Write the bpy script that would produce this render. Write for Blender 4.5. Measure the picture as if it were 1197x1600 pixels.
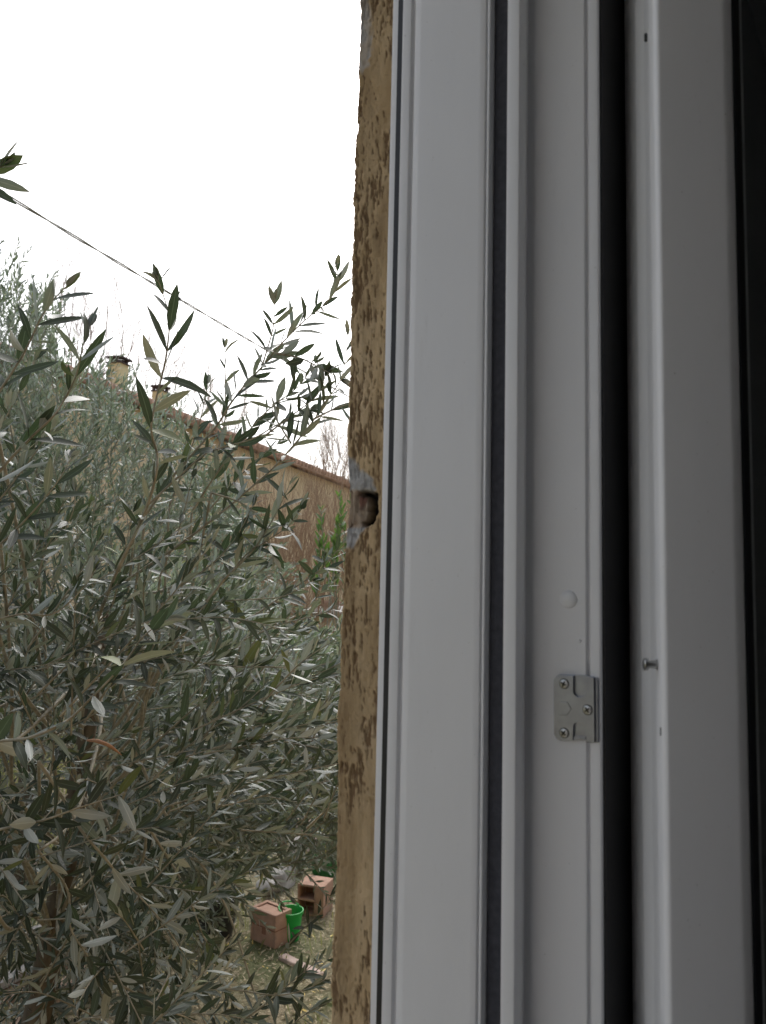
import bpy, bmesh, math, random
import numpy as np
from mathutils import Vector, Matrix

# ------------------------------------------------------------------ scene, camera, light
S = bpy.context.scene
for o in list(bpy.data.objects): bpy.data.objects.remove(o)
COL = S.collection
F = 1200.0; CX, CY = 598.5, 800.0
PHI = math.radians(55.0)            # heading of the camera, measured from the window normal (+Y) to the right
HC = 2.0                            # camera height over the garden
uc = Vector((280, 12400, -1200)).normalized()
fc = Vector((0, 0, -1))
hc = (fc - fc.dot(uc) * uc).normalized()
rc = hc.cross(uc)
H = Vector((math.sin(PHI), math.cos(PHI), 0)); R = Vector((math.cos(PHI), -math.sin(PHI), 0)); Z = Vector((0, 0, 1))
def c2w(v): return v.dot(rc) * R + v.dot(hc) * H + v.dot(uc) * Z
ex, ey, ez = c2w(Vector((1, 0, 0))), c2w(Vector((0, 1, 0))), c2w(Vector((0, 0, 1)))
EYE = Vector((0, 0, HC))
camd = bpy.data.cameras.new('camera'); cam = bpy.data.objects.new('camera', camd); COL.objects.link(cam)
cam.matrix_world = Matrix(((ex.x, ey.x, ez.x, 0), (ex.y, ey.y, ez.y, 0), (ex.z, ey.z, ez.z, HC), (0, 0, 0, 1)))
camd.sensor_fit = 'HORIZONTAL'; camd.sensor_width = 36.0; camd.lens = 36.0 * F / 1197.0
camd.clip_start = 0.02; camd.clip_end = 2000
camd.dof.use_dof = True; camd.dof.focus_distance = 1.2; camd.dof.aperture_fstop = 18
S.camera = cam

SUN_EL, SUN_AZ = math.radians(46), math.radians(52)      # azimuth from +Y towards +X
w = bpy.data.worlds.new('World'); S.world = w; w.use_nodes = True
nt = w.node_tree; bg = nt.nodes['Background']
sky = nt.nodes.new('ShaderNodeTexSky'); sky.sky_type = 'NISHITA'; sky.sun_disc = False
sky.sun_elevation = SUN_EL; sky.sun_rotation = SUN_AZ; sky.dust_density = 4.0; sky.air_density = 1.0
hs = nt.nodes.new('ShaderNodeHueSaturation'); hs.inputs['Saturation'].default_value = 0.45
nt.links.new(sky.outputs[0], hs.inputs['Color']); nt.links.new(hs.outputs[0], bg.inputs['Color'])
bg.inputs['Strength'].default_value = 0.15
sl = bpy.data.lights.new('sun', 'SUN'); sl.energy = 1.0; sl.angle = math.radians(25); sl.color = (1, .99, .975)
so = bpy.data.objects.new('sun', sl); COL.objects.link(so)
sd = Vector((math.sin(SUN_AZ) * math.cos(SUN_EL), math.cos(SUN_AZ) * math.cos(SUN_EL), math.sin(SUN_EL)))
so.rotation_euler = sd.to_track_quat('Z', 'Y').to_euler()
S.view_settings.view_transform = 'Standard'; S.view_settings.look = 'None'
S.view_settings.exposure = 0.75; S.view_settings.gamma = 1.0
S.render.engine = 'CYCLES'

# ------------------------------------------------------------------ helpers
def ray(px, py): return c2w(Vector(((px - CX) / F, -(py - CY) / F, -1)))
def pt(px, py, depth): return EYE + ray(px, py) * depth
def on_x(px, py, X):
    d = ray(px, py); return EYE + d * (X / d.x)
def at_z(px, py, z=0.0):
    d = ray(px, py); return EYE + d * ((z - HC) / d.z)
def terrain(x, y):
    d = math.hypot(x, y); t = min(1, max(0, (d - 5.0) / 9.0)); return 1.4 * t * t * (3 - 2 * t)
def on_ground(px, py):
    d = ray(px, py); t = 0.5
    while t < 120:
        p = EYE + d * t
        if p.z <= terrain(p.x, p.y): return p
        t += 0.01
    return EYE + d * 60
ORI = {}
def thing(name, label, cat, loc=(0, 0, 0), group=None):
    o = bpy.data.objects.new(name, None); COL.objects.link(o); o.location = loc; o.empty_display_size = .1
    o['label'] = label; o['category'] = cat
    if group: o['group'] = group
    ORI[o.name] = Vector(loc); return o
class MB:
    def __init__(s): s.v = []; s.f = []; s.m = []; s.uv = None
    def add(s, vs, fs, mat=0):
        n = len(s.v); s.v += [tuple(v) for v in vs]; s.f += [tuple(i + n for i in f) for f in fs]; s.m += [mat] * len(fs)
    def box(s, c, sx, sy, sz, rot=None, mat=0):
        M = rot or Matrix.Identity(3); c = Vector(c); vs = []
        for dz in (-1, 1):
            for dx, dy in ((-1, -1), (1, -1), (1, 1), (-1, 1)):
                vs.append(c + M @ Vector((dx * sx / 2, dy * sy / 2, dz * sz / 2)))
        s.add(vs, [(3, 2, 1, 0), (4, 5, 6, 7), (0, 1, 5, 4), (1, 2, 6, 5), (2, 3, 7, 6), (3, 0, 4, 7)], mat)
    def tube(s, pts, rad, n=5, mat=0, caps=True):
        pts = [Vector(p) for p in pts]
        if len(pts) < 2: return
        rs = rad if hasattr(rad, '__len__') else [rad] * len(pts)
        t0 = (pts[1] - pts[0]).normalized()
        a = t0.orthogonal().normalized(); vs = []; fs = []
        for i, p in enumerate(pts):
            t = (pts[min(i + 1, len(pts) - 1)] - pts[max(i - 1, 0)])
            t = t.normalized() if t.length > 1e-9 else t0
            a = (a - a.dot(t) * t); a = a.normalized() if a.length > 1e-6 else t.orthogonal().normalized()
            b = t.cross(a)
            for k in range(n):
                an = 2 * math.pi * k / n; vs.append(p + (a * math.cos(an) + b * math.sin(an)) * rs[i])
        for i in range(len(pts) - 1):
            for k in range(n):
                k2 = (k + 1) % n; fs.append((i * n + k, i * n + k2, (i + 1) * n + k2, (i + 1) * n + k))
        if caps:
            fs.append(tuple(range(n - 1, -1, -1))); L = (len(pts) - 1) * n; fs.append(tuple(range(L, L + n)))
        s.add(vs, fs, mat)
    def lathe(s, prof, origin, axis, n=24, mat=0):   # prof: (radius, height) pairs along axis
        ax = Vector(axis).normalized(); a = ax.orthogonal().normalized(); b = ax.cross(a); o = Vector(origin); vs = []; fs = []
        for r, h in prof:
            for k in range(n):
                an = 2 * math.pi * k / n; vs.append(o + ax * h + (a * math.cos(an) + b * math.sin(an)) * max(r, 1e-5))
        for i in range(len(prof) - 1):
            for k in range(n):
                k2 = (k + 1) % n; fs.append((i * n + k, i * n + k2, (i + 1) * n + k2, (i + 1) * n + k))
        fs.append(tuple(range(n - 1, -1, -1))); L = (len(prof) - 1) * n; fs.append(tuple(range(L, L + n)))
        s.add(vs, fs, mat)
    def prism(s, poly, z0, z1, mat=0):              # plan polygon (x, y) extruded in z
        n = len(poly)
        vs = [(x, y, z0) for x, y in poly] + [(x, y, z1) for x, y in poly]
        fs = [(i, (i + 1) % n, n + (i + 1) % n, n + i) for i in range(n)] + [tuple(range(n - 1, -1, -1)), tuple(range(n, 2 * n))]
        s.add(vs, fs, mat)
    def build(s, name, mats, parent=None, smooth=False, fix=True, bevel=0):
        mats = mats if isinstance(mats, (list, tuple)) else [mats]
        org = ORI[parent.name] if parent else Vector((0, 0, 0))
        me = bpy.data.meshes.new(name)
        V = np.array(s.v, dtype=np.float64).reshape(-1, 3) - np.array(org)
        me.from_pydata(V.tolist(), [], s.f)
        for m in mats: me.materials.append(m)
        me.polygons.foreach_set('material_index', s.m)
        if s.uv is not None:
            ul = me.uv_layers.new(name='UVMap'); li = np.empty(len(me.loops), dtype=np.int32); me.loops.foreach_get('vertex_index', li)
            ul.data.foreach_set('uv', np.asarray(s.uv, dtype=np.float32)[li].ravel())
        if fix:
            bm = bmesh.new(); bm.from_mesh(me); bmesh.ops.recalc_face_normals(bm, faces=bm.faces)
            if bevel:
                bmesh.ops.bevel(bm, geom=[e for e in bm.edges if len(e.link_faces) == 2 and e.calc_face_angle(0) > .6], offset=bevel, segments=2, affect='EDGES', profile=.5, clamp_overlap=True)
            bm.to_mesh(me); bm.free()
        if smooth:
            if smooth == 'auto': me.polygons.foreach_set('use_smooth', [True] * len(me.polygons)); me.set_sharp_from_angle(angle=math.radians(35))
            else: me.polygons.foreach_set('use_smooth', [True] * len(me.polygons))
        me.update()
        o = bpy.data.objects.new(name, me); COL.objects.link(o)
        if parent: o.parent = parent
        ORI[o.name] = org
        return o
def tag(o, label, cat, group=None):
    o['label'] = label; o['category'] = cat
    if group: o['group'] = group
    return o
def struct(o): o['kind'] = 'structure'; return o
def stuff(o, label=None, cat=None):
    o['kind'] = 'stuff'
    if label: o['label'] = label; o['category'] = cat
    return o
def round_poly(P, r=.0007, seg=3):
    out = []; n = len(P)
    for i in range(n):
        a, p, b = Vector(P[i - 1]), Vector(P[i]), Vector(P[(i + 1) % n])
        u, v = a - p, b - p
        rr = min(r, u.length * .4, v.length * .4)
        if rr < 1e-6: out.append(tuple(p)); continue
        s0, s1 = p + u.normalized() * rr, p + v.normalized() * rr
        for k in range(seg + 1):
            t = k / seg; q = s0 * (1 - t) ** 2 + p * 2 * t * (1 - t) + s1 * t * t; out.append((q.x, q.y))
    return out

# ------------------------------------------------------------------ materials
def new_mat(name):
    m = bpy.data.materials.new(name); m.use_nodes = True
    return m, m.node_tree, m.node_tree.nodes['Principled BSDF']
def N(t, k, **kw):
    n = t.nodes.new(k)
    for a, b in kw.items(): setattr(n, a, b)
    return n
def ramp(t, fac, stops):
    n = N(t, 'ShaderNodeValToRGB'); e = n.color_ramp.elements
    while len(e) < len(stops): e.new(.5)
    for k, (p, c) in zip(e, stops): k.position = p; k.color = (*c, 1)
    t.links.new(fac, n.inputs[0]); return n.outputs[0]
def noise(t, scale, detail=4, rough=.55, vec=None, stretch=None):
    n = N(t, 'ShaderNodeTexNoise'); n.inputs['Scale'].default_value = scale; n.inputs['Detail'].default_value = detail; n.inputs['Roughness'].default_value = rough
    tc = N(t, 'ShaderNodeTexCoord'); src = tc.outputs['Object']
    if stretch:
        mp = N(t, 'ShaderNodeMapping'); mp.inputs['Scale'].default_value = stretch; t.links.new(src, mp.inputs[0]); src = mp.outputs[0]
    t.links.new(src, n.inputs['Vector']); return n.outputs['Fac']
def mixc(t, fac, a, b):
    n = N(t, 'ShaderNodeMix', data_type='RGBA')
    for sock, val in ((n.inputs[0], fac), (n.inputs[6], a), (n.inputs[7], b)):
        if hasattr(val, 'links') or hasattr(val, 'is_linked'): t.links.new(val, sock)
        elif hasattr(val, '__len__'): sock.default_value = (*val, 1)
        else: sock.default_value = val
    return n.outputs[2]
def bump(t, b, h, strength, dist):
    n = N(t, 'ShaderNodeBump'); n.inputs['Strength'].default_value = strength; n.inputs['Distance'].default_value = dist
    t.links.new(h, n.inputs['Height']); t.links.new(n.outputs[0], b.inputs['Normal'])
def plain(name, c0, c1, scale=20, rough=.6, metal=0, bs=0, bscale=None, stretch=None, spec=.5):
    m, t, b = new_mat(name)
    t.links.new(ramp(t, noise(t, scale, 5, stretch=stretch), [(.3, c0), (.7, c1)]), b.inputs['Base Color'])
    b.inputs['Roughness'].default_value = rough; b.inputs['Metallic'].default_value = metal
    b.inputs['Specular IOR Level'].default_value = spec
    if bs: bump(t, b, noise(t, bscale or scale * 3, 5), bs, .003)
    return m
def pvc(name, c0, c1, rough):
    m, t, b = new_mat(name)
    c = ramp(t, noise(t, 9, 6, .65, stretch=(1, 1, .3)), [(.3, c0), (.7, c1)])
    c = mixc(t, ramp(t, noise(t, 26, 8, .75, stretch=(1, 1, .22)), [(.60, (0, 0, 0)), (.80, (.30, .30, .30))]), c, (.40, .375, .34))      # dust smears
    c = mixc(t, ramp(t, noise(t, 420, 2, .5), [(.74, (0, 0, 0)), (.78, (.5, .5, .5))]), c, (.30, .28, .26))                               # specks
    t.links.new(c, b.inputs['Base Color'])
    t.links.new(ramp(t, noise(t, 14, 6, .6, stretch=(1, 1, .4)), [(.3, (rough - .07,) * 3), (.7, (rough + .12,) * 3)]), b.inputs['Roughness'])
    bump(t, b, noise(t, 700, 3), .04, .0004); return m
M_PVC = pvc('white_pvc', (.72, .72, .735), (.78, .78, .79), .36)
M_PVC2 = pvc('white_pvc_lip', (.74, .74, .75), (.79, .79, .80), .38)
M_RUB_SHADE = plain('black_rubber_and_shade', (.008, .008, .01), (.014, .014, .016), 60, .55)
M_BRUSH = plain('dark_pile', (.042, .043, .053), (.066, .067, .08), 200, .95, 0, .3, 900)
M_ZINC = plain('zinc_steel', (.25, .26, .30), (.33, .345, .39), 90, .32, .85, .05, 300)
M_SCREW = plain('screw_steel', (.30, .30, .30), (.42, .42, .41), 200, .28, 1)
M_DARK = plain('dark_slot', (.01, .01, .01), (.02, .02, .02), 50, .7)
M_ROOM = plain('dark_interior_plaster', (.38, .38, .385), (.44, .44, .44), 4, .9)
M_BARK = plain('olive_bark', (.07, .055, .04), (.16, .135, .10), 45, .9, 0, .6, 120, (1, 1, .3))
M_TWIG = plain('olive_twig', (.20, .185, .14), (.36, .34, .27), 60, .75)
M_BARE = plain('bare_twig', (.25, .16, .10), (.44, .30, .20), 20, .9)
M_BARE2 = plain('pale_bare_twig', (.30, .26, .23), (.46, .41, .37), 20, .9)
M_CABLE = plain('cable_jacket', (.24, .24, .21), (.36, .36, .33), 20, .6)
M_CLAY = plain('terracotta', (.34, .20, .14), (.46, .29, .21), 14, .9, 0, .3, 150)
t_ = M_CLAY.node_tree; b_ = t_.nodes['Principled BSDF']; src = b_.inputs['Base Color'].links[0].from_socket
t_.links.new(mixc(t_, ramp(t_, noise(t_, 9, 7, .7), [(.48, (0, 0, 0)), (.66, (.65, .65, .65))]), src, (.20, .15, .12)), b_.inputs['Base Color'])
M_CLAYD = plain('terracotta_groove', (.20, .09, .055), (.26, .13, .08), 30, .95)
M_TILE = plain('roof_tile', (.34, .19, .13), (.50, .32, .23), 3, .9, 0, .4, 30)
M_STONE = plain('pale_stone', (.26, .245, .225), (.50, .48, .45), 12, .9, 0, .5, 60)
M_PINK = plain('pinkish_stone', (.36, .27, .23), (.52, .40, .35), 12, .9, 0, .5, 60)
M_GREEN = plain('green_plastic', (.01, .36, .06), (.015, .44, .08), 8, .4)
M_SACK = plain('green_sack', (.02, .12, .035), (.05, .24, .07), 60, .8, 0, .6, 120)
M_BLACKP = plain('black_plastic', (.01, .01, .012), (.02, .02, .022), 30, .5)
M_WOOD = plain('weathered_wood', (.24, .15, .10), (.42, .31, .24), 12, .85, 0, .4, 80, (1, 6, 6))
M_WOODG = plain('grey_wood', (.22, .20, .18), (.44, .42, .39), 12, .85, 0, .4, 80, (1, 6, 6))
M_DEAD = plain('dead_leaf', (.24, .12, .06), (.36, .20, .11), 60, .7)
M_CHIM = plain('yellow_render', (.58, .50, .27), (.70, .62, .38), 3, .9)
M_CAPT = plain('chimney_cap', (.05, .04, .04), (.10, .08, .07), 5, .9)

def leaf_mat(name, up0, up1, lo0, lo1, rough=.42, trans=.12):
    m, t, b = new_mat(name)
    g = N(t, 'ShaderNodeNewGeometry')
    up = ramp(t, g.outputs['Random Per Island'], [(0, up0), (.955, up1), (.975, (up1[0] * 1.9, up1[1] * 1.7, up1[2] * .8))])
    lo = ramp(t, g.outputs['Random Per Island'], [(0, lo0), (1, lo1)])
    uv = N(t, 'ShaderNodeUVMap'); sx = N(t, 'ShaderNodeSeparateXYZ'); t.links.new(uv.outputs[0], sx.inputs[0])
    ab = N(t, 'ShaderNodeMath', operation='SUBTRACT'); t.links.new(sx.outputs[0], ab.inputs[0]); ab.inputs[1].default_value = .5
    a2 = N(t, 'ShaderNodeMath', operation='ABSOLUTE'); t.links.new(ab.outputs[0], a2.inputs[0])
    rib = N(t, 'ShaderNodeMath', operation='LESS_THAN'); t.links.new(a2.outputs[0], rib.inputs[0]); rib.inputs[1].default_value = .045
    rf = N(t, 'ShaderNodeMath', operation='MULTIPLY'); t.links.new(rib.outputs[0], rf.inputs[0]); rf.inputs[1].default_value = .45
    up = mixc(t, rf.outputs[0], up, tuple(min(1, c * 2.6) for c in up1))
    lo = mixc(t, rf.outputs[0], lo, tuple(min(1, c * 1.25) for c in lo1))
    c = mixc(t, g.outputs['Backfacing'], up, lo)
    t.links.new(c, b.inputs['Base Color']); b.inputs['Roughness'].default_value = rough; b.inputs['Specular IOR Level'].default_value = .35
    tr = N(t, 'ShaderNodeBsdfTranslucent'); tr.inputs['Color'].default_value = (up1[0] * 2.4, up1[1] * 3.0, up1[2] * 1.6, 1)
    mx = N(t, 'ShaderNodeMixShader'); mx.inputs[0].default_value = trans
    t.links.new(b.outputs[0], mx.inputs[1]); t.links.new(tr.outputs[0], mx.inputs[2])
    t.links.new(mx.outputs[0], t.nodes['Material Output'].inputs[0])
    return m
M_LEAF = leaf_mat('olive_leaf', (.024, .033, .027), (.068, .090, .069), (.25, .285, .272), (.45, .49, .475), .55, .08)
M_LEAFF = leaf_mat('olive_leaf_young', (.042, .053, .043), (.175, .205, .17), (.31, .345, .325), (.51, .55, .53), .55, .10)
M_SHRUB = leaf_mat('bright_green_leaf', (.045, .08, .022), (.085, .14, .042), (.10, .15, .06), (.16, .21, .09), .4, .2)
M_GRASS = leaf_mat('grass_blade', (.07, .10, .03), (.24, .22, .11), (.08, .11, .035), (.26, .24, .12), .7, .2)

def wall_mat(name):
    m, t, b = new_mat(name)
    pit = N(t, 'ShaderNodeAttribute', attribute_name='pit'); mor = N(t, 'ShaderNodeAttribute', attribute_name='mortar')
    bri = N(t, 'ShaderNodeAttribute', attribute_name='brick'); cavity_shade = N(t, 'ShaderNodeAttribute', attribute_name='cavity_shade')
    base = ramp(t, noise(t, 28, 5, stretch=(1, 1, .35)), [(.28, (.58, .41, .225)), (.5, (.74, .55, .325)), (.72, (.83, .64, .41))])
    stain = ramp(t, noise(t, 11, 6, .65, stretch=(1.5, 1.5, .4)), [(.40, (0, 0, 0)), (.70, (.75, .75, .75))])
    c = mixc(t, stain, base, (.34, .235, .125))
    c = mixc(t, ramp(t, noise(t, 60, 6, .7, stretch=(1, 1, .10)), [(.46, (0, 0, 0)), (.68, (.7, .7, .7))]), c, (.33, .225, .12))
    c = mixc(t, pit.outputs['Fac'], c, (.27, .175, .095))
    mc = ramp(t, noise(t, 160, 5), [(.3, (.40, .39, .38)), (.7, (.70, .69, .68))])
    c = mixc(t, mor.outputs['Fac'], c, mc)
    c = mixc(t, bri.outputs['Fac'], c, ramp(t, noise(t, 60, 4), [(.3, (.30, .10, .055)), (.7, (.24, .17, .14))]))
    c = mixc(t, cavity_shade.outputs['Fac'], c, (.016, .013, .012))  # near-black colour stands in for the shade deep in the hole
    t.links.new(c, b.inputs['Base Color']); b.inputs['Roughness'].default_value = .95; b.inputs['Specular IOR Level'].default_value = .2
    bump(t, b, noise(t, 800, 6, .75), .9, .002)
    return m
M_STUC = wall_mat('ochre_stucco')
M_STUCP = plain('ochre_render', (.36, .25, .12), (.50, .36, .19), 12, .95, 0, .5, 300)
mm, t, b = new_mat('garden_soil')
n1 = noise(t, 1.1, 6, .6); n2 = noise(t, 42, 6, .7)
c = ramp(t, n2, [(.32, (.10, .075, .045)), (.5, (.26, .21, .13)), (.66, (.46, .40, .29))])
c = mixc(t, ramp(t, n1, [(.42, (0, 0, 0)), (.6, (.8, .8, .8))]), c, (.085, .11, .035))
t.links.new(c, b.inputs['Base Color']); b.inputs['Roughness'].default_value = .95; bump(t, b, n2, .8, .02); M_GROUND = mm
mm, t, b = new_mat('beige_house_render')
c = ramp(t, noise(t, .9, 6, .6), [(.3, (.56, .43, .26)), (.7, (.70, .56, .37))])
c = mixc(t, ramp(t, noise(t, 6, 5, .7), [(.55, (0, 0, 0)), (.75, (.5, .5, .5))]), c, (.30, .20, .12))
t.links.new(c, b.inputs['Base Color']); b.inputs['Roughness'].default_value = .95; M_HOUSE = mm
mm, t, b = new_mat('window_glass')
b.inputs['Base Color'].default_value = (.9, .93, .92, 1); b.inputs['Roughness'].default_value = 0.0; b.inputs['Transmission Weight'].default_value = 1; b.inputs['IOR'].default_value = 1.02
M_GLASS = mm

# ------------------------------------------------------------------ ground
g = MB(); xs = []
rr = [0, .6, 1.2, 2, 3, 4, 5, 6, 7, 8, 9, 10, 11, 12, 13, 14, 16, 20, 30, 60, 150, 500]; na = 64
for r in rr:
    for k in range(na):
        a = 2 * math.pi * k / na; x, y = r * math.sin(a), r * math.cos(a); g.v.append((x, y, terrain(x, y)))
for i in range(len(rr) - 1):
    for k in range(na):
        k2 = (k + 1) % na
        g.f.append((i * na + k, i * na + k2, (i + 1) * na + k2, (i + 1) * na + k)); g.m.append(0)
struct(g.build('ground', M_GROUND, smooth=True))

# ------------------------------------------------------------------ plan of the window jamb
ROW = 570
def yy(px, X): return on_x(px, ROW, X).y
Z0, Z1 = 1.25, 2.85
XL = -0.85                                       # left side of the opening
Y_OUT = yy(540.5, .482); Y_ST = yy(608, .478)      # outer arris of the stucco reveal / where it meets the guide
Y_IN = yy(935, .484)

# ---- window wall of the room
W = thing('house_wall', 'rough ochre stucco wall edge with a broken hole beside the white window', 'wall', (.6, Y_OUT - .1, 0))
def vnoise(u, v, seed):
    rng = np.random.default_rng(seed); T = rng.random((256, 256))
    iu, iv = np.floor(u).astype(int), np.floor(v).astype(int); fu, fv = u - iu, v - iv
    fu = fu * fu * (3 - 2 * fu); fv = fv * fv * (3 - 2 * fv)
    g_ = lambda a, b_: T[a % 256, b_ % 256]
    return (g_(iu, iv) * (1 - fu) + g_(iu + 1, iv) * fu) * (1 - fv) + (g_(iu, iv + 1) * (1 - fu) + g_(iu + 1, iv + 1) * fu) * fv
# strip parameter s: runs along the reveal from the guide outwards, round the arris and along the outer face
SX = .484; RC = .004
L1 = Y_OUT - RC - (Y_ST - .012)
ss = np.concatenate([np.arange(0, L1, .0009), L1 + np.arange(0, RC * 1.57, .0008), L1 + RC * 1.57 + np.concatenate([np.arange(0.0009, .03, .0014), np.array([.034, .04, .05, .08, .16, .3, .6, 1.2])])])
zz = np.concatenate([np.array([0, .6, 1.0, 1.3, 1.45, 1.55]), np.arange(1.6, 2.56, .0012), np.array([2.6, 2.7, 2.85, 3.1, 3.3])])
SS, ZZ = np.meshgrid(ss, zz, indexing='ij')
arc = np.clip((SS - L1) / (RC * 1.57), 0, 1); ang = arc * math.pi / 2
px_ = np.where(SS < L1, SX, SX + RC - RC * np.cos(ang)) + np.clip(SS - L1 - RC * 1.57, 0, None)
py_ = np.where(SS < L1, Y_ST - .012 + SS, Y_OUT - RC + RC * np.sin(ang))
nx, ny = -np.cos(ang), np.sin(ang)
from_edge = np.abs(SS - L1 - RC * .8)
q = vnoise(SS / .0017 + vnoise(SS / .004, ZZ / .008, 6) * 1.2, ZZ / .0095 + vnoise(SS / .006, ZZ / .02, 5) * 1.5, 1) * .50 + vnoise(SS / .0009, ZZ / .0030, 2) * .30 + vnoise(SS / .0034, ZZ / .022, 4) * .20
cover = vnoise(SS / .022, ZZ / .05, 3)
th = .635 - .20 * (cover - .5) * 2 - .10 * np.exp(-(from_edge / .010) ** 2) + .05 * (SS < .014)
pit = np.clip((q - th) / .11, 0, 1); pit = pit * pit * (3 - 2 * pit)
lump = (vnoise(SS / .003, ZZ / .004, 7) - .5) * .0009 + (vnoise(SS / .012, ZZ / .02, 8) - .5) * .0020 + (vnoise(SS / .05, ZZ / .09, 9) - .5) * .003 + (vnoise(SS / .0013, ZZ / .0014, 10) - .5) * .0008
disp = lump - pit * .0012
disp = np.where((SS < .014), np.minimum(disp, .0008), disp)
# broken patch at the arris: pixel-measured outline on the reveal plane
def sz(px, py):
    p = on_x(px, py, SX); return p.y - (Y_ST - .012), p.z
def blob(outline, soft=.0012, warp=.0016, seed=20):
    P = np.array([sz(*q_) for q_ in outline]); wu = SS + (vnoise(SS / .004, ZZ / .004, seed) - .5) * 2 * warp; wz = ZZ + (vnoise(SS / .004, ZZ / .004, seed + 1) - .5) * 2 * warp
    inside = np.zeros(SS.shape, bool); dist = np.full(SS.shape, 9.0); n = len(P)
    for i in range(n):
        a, b_ = P[i], P[(i + 1) % n]
        cnd = ((a[1] > wz) != (b_[1] > wz)) & (wu < (b_[0] - a[0]) * (wz - a[1]) / (b_[1] - a[1] + 1e-12) + a[0]); inside ^= cnd
        e = b_ - a; tt = np.clip(((wu - a[0]) * e[0] + (wz - a[1]) * e[1]) / (e @ e), 0, 1)
        dist = np.minimum(dist, np.hypot(wu - a[0] - tt * e[0], wz - a[1] - tt * e[1]))
    return np.clip(.5 + np.where(inside, dist, -dist) / (2 * soft), 0, 1)
hole = blob([(520, 766), (564, 768), (590, 772), (589, 800), (584, 814), (566, 822), (552, 824), (520, 824)])
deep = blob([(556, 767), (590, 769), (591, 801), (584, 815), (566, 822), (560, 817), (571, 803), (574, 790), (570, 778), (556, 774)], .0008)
mort = np.maximum(blob([(520, 712), (548, 716), (560, 736), (578, 744), (586, 768), (566, 770), (520, 768)], .0015, .0022, 30), blob([(520, 822), (556, 822), (574, 822), (562, 834), (548, 856), (520, 852)], .0015, .0015, 33))
mort = np.maximum(mort, blob([(540, -20), (572, -10), (578, 30), (580, 70), (574, 104), (566, 112), (540, 100)], .002, .002, 36) * (.4 + .6 * vnoise(SS / .003, ZZ / .008, 40)))
red = blob([(554, 768), (568, 768), (569, 784), (562, 798), (555, 796)], .0012, .001, 44)
disp = disp - hole * .0028 - deep * .010 - mort * (1 - hole) * .0010 + hole * (1 - deep) * .0010 * np.sin(SS / .0011)
pit = np.clip(pit * (1 - hole) * (1 - .7 * mort), 0, 1)
X_ = px_ + nx * disp; Y_ = py_ + ny * disp
st = MB(); V = np.stack([X_, Y_, ZZ], -1).reshape(-1, 3); ni, nj = SS.shape
I, J = np.meshgrid(np.arange(ni - 1), np.arange(nj - 1), indexing='ij'); k0 = (I * nj + J).ravel()
st.v = V.tolist(); st.f = np.stack([k0, k0 + 1, k0 + nj + 1, k0 + nj], -1).tolist(); st.m = [0] * len(st.f)
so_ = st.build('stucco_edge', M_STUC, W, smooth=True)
for nm, arr in (('pit', pit), ('mortar', np.clip(mort * (1 - hole) + hole * (1 - deep) * .45, 0, 1)), ('brick', np.clip(hole * (1 - deep) * (.25 + .75 * red), 0, 1)), ('cavity_shade', deep)):
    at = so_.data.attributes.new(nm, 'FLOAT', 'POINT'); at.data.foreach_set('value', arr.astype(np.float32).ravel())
m = MB()                                          # masonry behind the stucco, above, below and to the left of the opening
m.box(((.545 + 4) / 2, (Y_IN + .05 + Y_OUT - .03) / 2, 1.65), 4 - .545, Y_OUT - Y_IN - .08, 3.3)
m.box(((XL - 4) / 2 - .02, (Y_IN + .05 + Y_OUT - .01) / 2, 1.65), 4 + XL, Y_OUT - Y_IN - .06, 3.3)
m.box(((XL + .545) / 2, (Y_IN + .05 + Y_OUT - .012) / 2, (Z0 - .03) / 2), .545 - XL, Y_OUT - Y_IN - .062, Z0 - .03)
m.box(((XL + .545) / 2, (Y_IN + .05 + Y_OUT - .012) / 2, (Z1 + .03 + 3.3) / 2), .545 - XL, Y_OUT - Y_IN - .062, 3.3 - Z1 - .03)
m.build('masonry', M_STUCP, W)

# ---- the dark room
rm = MB(); a, b_, zf, zc = -2.4, 2.6, .4, 3.05; yb, yf = -3.6, Y_IN + .045
def quad(mb, *p): mb.add(p, [tuple(range(len(p)))])
quad(rm, (a, yb, zf), (a, yf, zf), (a, yf, zc), (a, yb, zc)); quad(rm, (b_, yb, zf), (b_, yf, zf), (b_, yf, zc), (b_, yb, zc))
quad(rm, (a, yb, zf), (b_, yb, zf), (b_, yb, zc), (a, yb, zc))
quad(rm, (.56, yf, zf), (b_, yf, zf), (b_, yf, zc), (.56, yf, zc)); quad(rm, (a, yf, zf), (XL - .06, yf, zf), (XL - .06, yf, zc), (a, yf, zc))
quad(rm, (XL - .06, yf, zf), (.56, yf, zf), (.56, yf, Z0 - .03), (XL - .06, yf, Z0 - .03)); quad(rm, (XL - .06, yf, Z1 + .03), (.56, yf, Z1 + .03), (.56, yf, zc), (XL - .06, yf, zc))
struct(rm.build('room_walls', M_ROOM))
r2 = MB(); quad(r2, (a, yb, zf), (b_, yb, zf), (b_, yf, zf), (a, yf, zf)); struct(r2.build('room_floor', M_ROOM))
r3 = MB(); quad(r3, (a, yb, zc), (b_, yb, zc), (b_, yf, zc), (a, yf, zc)); struct(r3.build('room_ceiling', M_ROOM))

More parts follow.
